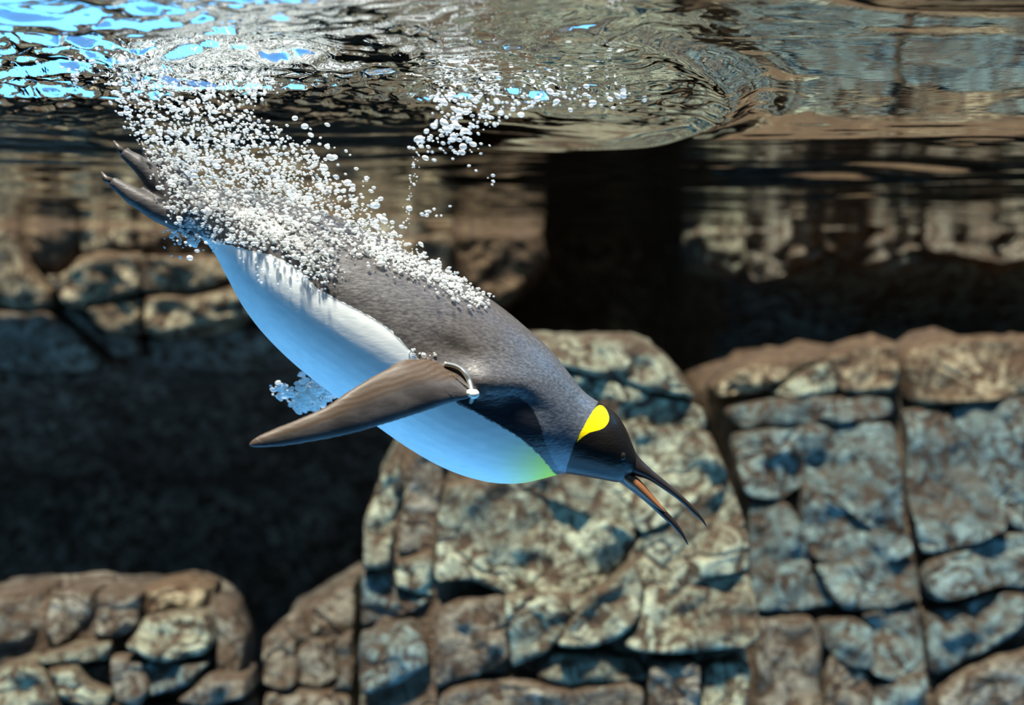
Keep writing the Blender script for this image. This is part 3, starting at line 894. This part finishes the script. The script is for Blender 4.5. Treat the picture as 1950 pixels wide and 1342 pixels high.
PENGUIN, PTREE = build_penguin()

# ---------------------------------------------------------------- air bubbles
def inside(poly, x, y):
    return poly_sd(poly, np.array([x]), np.array([y]))[0]


def sample(poly, n, spill=0.0):
    p = np.array(poly, float)
    lo, hi = p.min(0), p.max(0)
    out = np.empty((0, 2))
    while len(out) < n:
        q = rng.random((n * 2, 2)) * (hi - lo) + lo
        out = np.vstack([out, q[poly_sd(poly, q[:, 0], q[:, 1]) > 0]])
    out = out[:n]
    return out + rng.normal(0, spill, out.shape)


bubbles = []      # (position, radius, zone)


def scatter(pts, rpx, depth=None, spread=0.06, zone='plume'):
    for x, y in pts:
        d = P(x, y, 1) - Vector((0, 0, CAMZ)); d.normalize()
        if depth is None:
            hit = PTREE.ray_cast(Vector((0, 0, CAMZ)), d)[0]
            if hit is not None:
                Y = hit.y - abs(rng.normal(0.0, 0.006)) - 0.001
            else:
                Y = ZP + rng.normal(-0.01, spread)
        else:
            Y = depth + rng.normal(0, spread)
        w = P(x, y, Y)
        if w.z > -0.004: continue
        zn = zone
        if zone == 'plume':
            zn = 'surface' if y < 175 else 'back' if (depth is None and hit is not None) else 'plume'
        r = min(max(rng.lognormal(math.log(rpx), 0.38), 1.3), 9.0) / F * Y
        bubbles.append((w, r, zn))


PLUME = [(205, 180), (232, 225), (280, 295), (306, 355), (322, 408), (348, 448), (400, 462), (470, 468), (540, 485), (590, 525), (615, 515), (640, 480), (720, 500), (800, 530), (880, 570), (942, 592),
         (920, 562), (860, 518), (790, 470), (720, 412), (650, 345), (590, 290), (520, 240), (470, 205), (520, 175), (545, 160), (480, 128), (380, 108), (280, 118), (212, 150)]
scatter(sample(PLUME, 3700, 7), 2.75)
scatter(sample([(325, 260), (430, 250), (620, 380), (560, 440), (430, 420), (345, 380)], 750, 12), 2.6)
scatter(sample([(640, 420), (760, 470), (860, 520), (935, 580), (900, 572), (820, 532), (720, 490)], 560, 7), 2.4)
scatter(sample([(560, 500), (600, 480), (650, 520), (610, 545), (580, 530)], 110, 8), 2.2)
scatter(sample([(560, 220), (640, 280), (740, 400), (820, 440), (700, 400), (600, 300)], 60, 14), 4.0)
scatter(sample([(310, 425), (400, 455), (420, 480), (330, 470)], 55, 10), 3.2)
scatter(sample([(430, 470), (560, 500), (560, 560), (480, 520)], 25, 8), 2.2)
scatter(sample([(775, 655), (800, 665), (830, 680), (780, 672)], 9, 4), 2.8)
scatter(sample([(830, 175), (900, 162), (1000, 160), (1130, 175), (1270, 180), (1150, 195), (1000, 205), (940, 240), (860, 262), (815, 250)], 330, 8), 3.4, 2.17, 0.07, 'patch')
scatter(sample([(800, 240), (900, 230), (910, 300), (830, 300), (760, 295)], 70, 14), 3.6, 2.15, 0.07, 'patch')
scatter(sample([(786, 290), (800, 290), (780, 430), (765, 440)], 46, 2), 1.7, 2.15, 0.01, 'patch')
scatter(sample([(800, 400), (850, 392), (860, 405), (810, 408)], 10, 5), 3.2, 2.15, 0.03, 'patch')
scatter(sample([(920, 335), (960, 340), (940, 350)], 4, 6), 3.5, 2.15, 0.03, 'patch')
scatter(sample([(0, 70), (140, 75), (330, 100), (330, 140), (180, 160), (130, 150), (0, 110)], 240, 7), 3.2, 2.0, 0.06, 'plume')
scatter(sample([(572, 712), (598, 722), (640, 752), (612, 776), (585, 780), (560, 778)], 330, 3), 3.6, 2.21, 0.02, 'flipper')
scatter(sample([(515, 740), (538, 728), (552, 740), (550, 760), (525, 758)], 70, 3), 3.6, 2.2, 0.02, 'flipper')
scatter(sample([(550, 745), (572, 750), (600, 780), (570, 784), (545, 765)], 80, 4), 3.2, 2.2, 0.02, 'flipper')


def bubble_material():
    t = NT('silver_air_bubble')
    n = t.noise(t.coord(), 40, 2)
    t.principled(t.mix(n, (0.86, 0.89, 0.90), (0.97, 0.97, 0.94)), 0.16, 0.9)
    pr = t.out.inputs[0].links[0].from_node
    tl = t.n('ShaderNodeBsdfTranslucent'); tl.inputs['Color'].default_value = (0.95, 0.95, 0.92, 1)
    tr = t.n('ShaderNodeBsdfTransparent')
    m1 = t.n('ShaderNodeMixShader'); m1.inputs[0].default_value = 0.22
    t.put(m1.inputs[1], pr.outputs[0]); t.put(m1.inputs[2], tl.outputs[0])
    lw = t.n('ShaderNodeLayerWeight'); lw.inputs[0].default_value = 0.5
    m2 = t.n('ShaderNodeMixShader')
    t.put(m2.inputs[0], t.math('ADD', t.math('MULTIPLY', lw.outputs['Facing'], 0.35), 0.45))
    t.put(m2.inputs[1], tr.outputs[0]); t.put(m2.inputs[2], m1.outputs[0])
    t.put(t.out.inputs[0], m2.outputs[0])
    return t.m


BUB = bubble_material()
bubbles.sort(key=lambda b: -b[1] / b[0].y)
proto = []
for s in range(3):
    bm = bmesh.new()
    bmesh.ops.create_icosphere(bm, subdivisions=2, radius=1.0)
    for q in bm.verts:
        q.co *= 1 + 0.10 * noise.noise(q.co * 1.3 + Vector((s * 7, 0, 0)))
        q.co.z *= 0.72
    me = bpy.data.meshes.new('air_bubble')
    bm.to_mesh(me); bm.free()
    me.polygons.foreach_set('use_smooth', [True] * len(me.polygons))
    me.materials.append(BUB)
    proto.append(me)
LABELS = {'plume': ('larger silvery air bubble in the open water of the plume above the penguin', 'bubbles in the trailing plume'),
          'back': ('larger silvery air bubble clinging close over the dark back of the penguin', 'bubbles over the penguin\'s back'),
          'surface': ('larger silvery air bubble in the froth where the plume meets the water surface', 'bubbles in the froth at the surface'),
          'patch': ('larger silvery air bubble under the ruffled water beside the plume', 'bubbles under the ruffled water'),
          'flipper': ('larger silvery air bubble in the small white clump by the flipper', 'bubbles in the clump by the flipper')}
NBIG = 300
for i, (w, r, zone) in enumerate(bubbles[:NBIG]):
    o = bpy.data.objects.new('air_bubble', proto[i % 3])
    COL.objects.link(o)
    o.location = w
    e = rng.uniform(0.85, 1.25)
    o.scale = (r * e, r, r)
    o.rotation_euler = (rng.normal(0, .25), 0.25 + rng.normal(0, .3), rng.uniform(0, 6.28) if e < 0.95 else rng.normal(0, .2))
    tag(o, LABELS[zone][0], 'bubble', LABELS[zone][1])


def bubble_mass(name, label, items):
    bm = bmesh.new(); bmesh.ops.create_icosphere(bm, subdivisions=1, radius=1.0)
    bv = np.array([v.co[:] for v in bm.verts]); bf = np.array([[v.index for v in f.verts] for f in bm.faces]); bm.free()
    V, Fc = [], []
    for k, (w, r, _z) in enumerate(items):
        e = rng.uniform(0.9, 1.35); a = 0.25 + rng.normal(0, .3)
        q = bv * np.array([r * e, r, r * 0.72])
        q = np.stack([q[:, 0] * math.cos(a) + q[:, 2] * math.sin(a), q[:, 1], -q[:, 0] * math.sin(a) + q[:, 2] * math.cos(a)], 1)
        V.append(q + np.array(w)); Fc.append(bf + k * len(bv))
    o = mesh_obj(name, np.vstack(V).tolist(), np.vstack(Fc).tolist(), BUB)
    tag(o, label, 'bubbles', kind='stuff')


rest = bubbles[NBIG:]
bubble_mass('bubble_plume', 'dense stream of fine silvery bubbles trailing from the penguin to the surface', [b for b in rest if b[2] in ('plume', 'back', 'surface')])
bubble_mass('bubble_patch', 'thin scatter of fine bubbles under the ruffled water', [b for b in rest if b[2] == 'patch'])
bubble_mass('bubble_clump', 'small white clump of fine bubbles between belly and flipper', [b for b in rest if b[2] == 'flipper'])
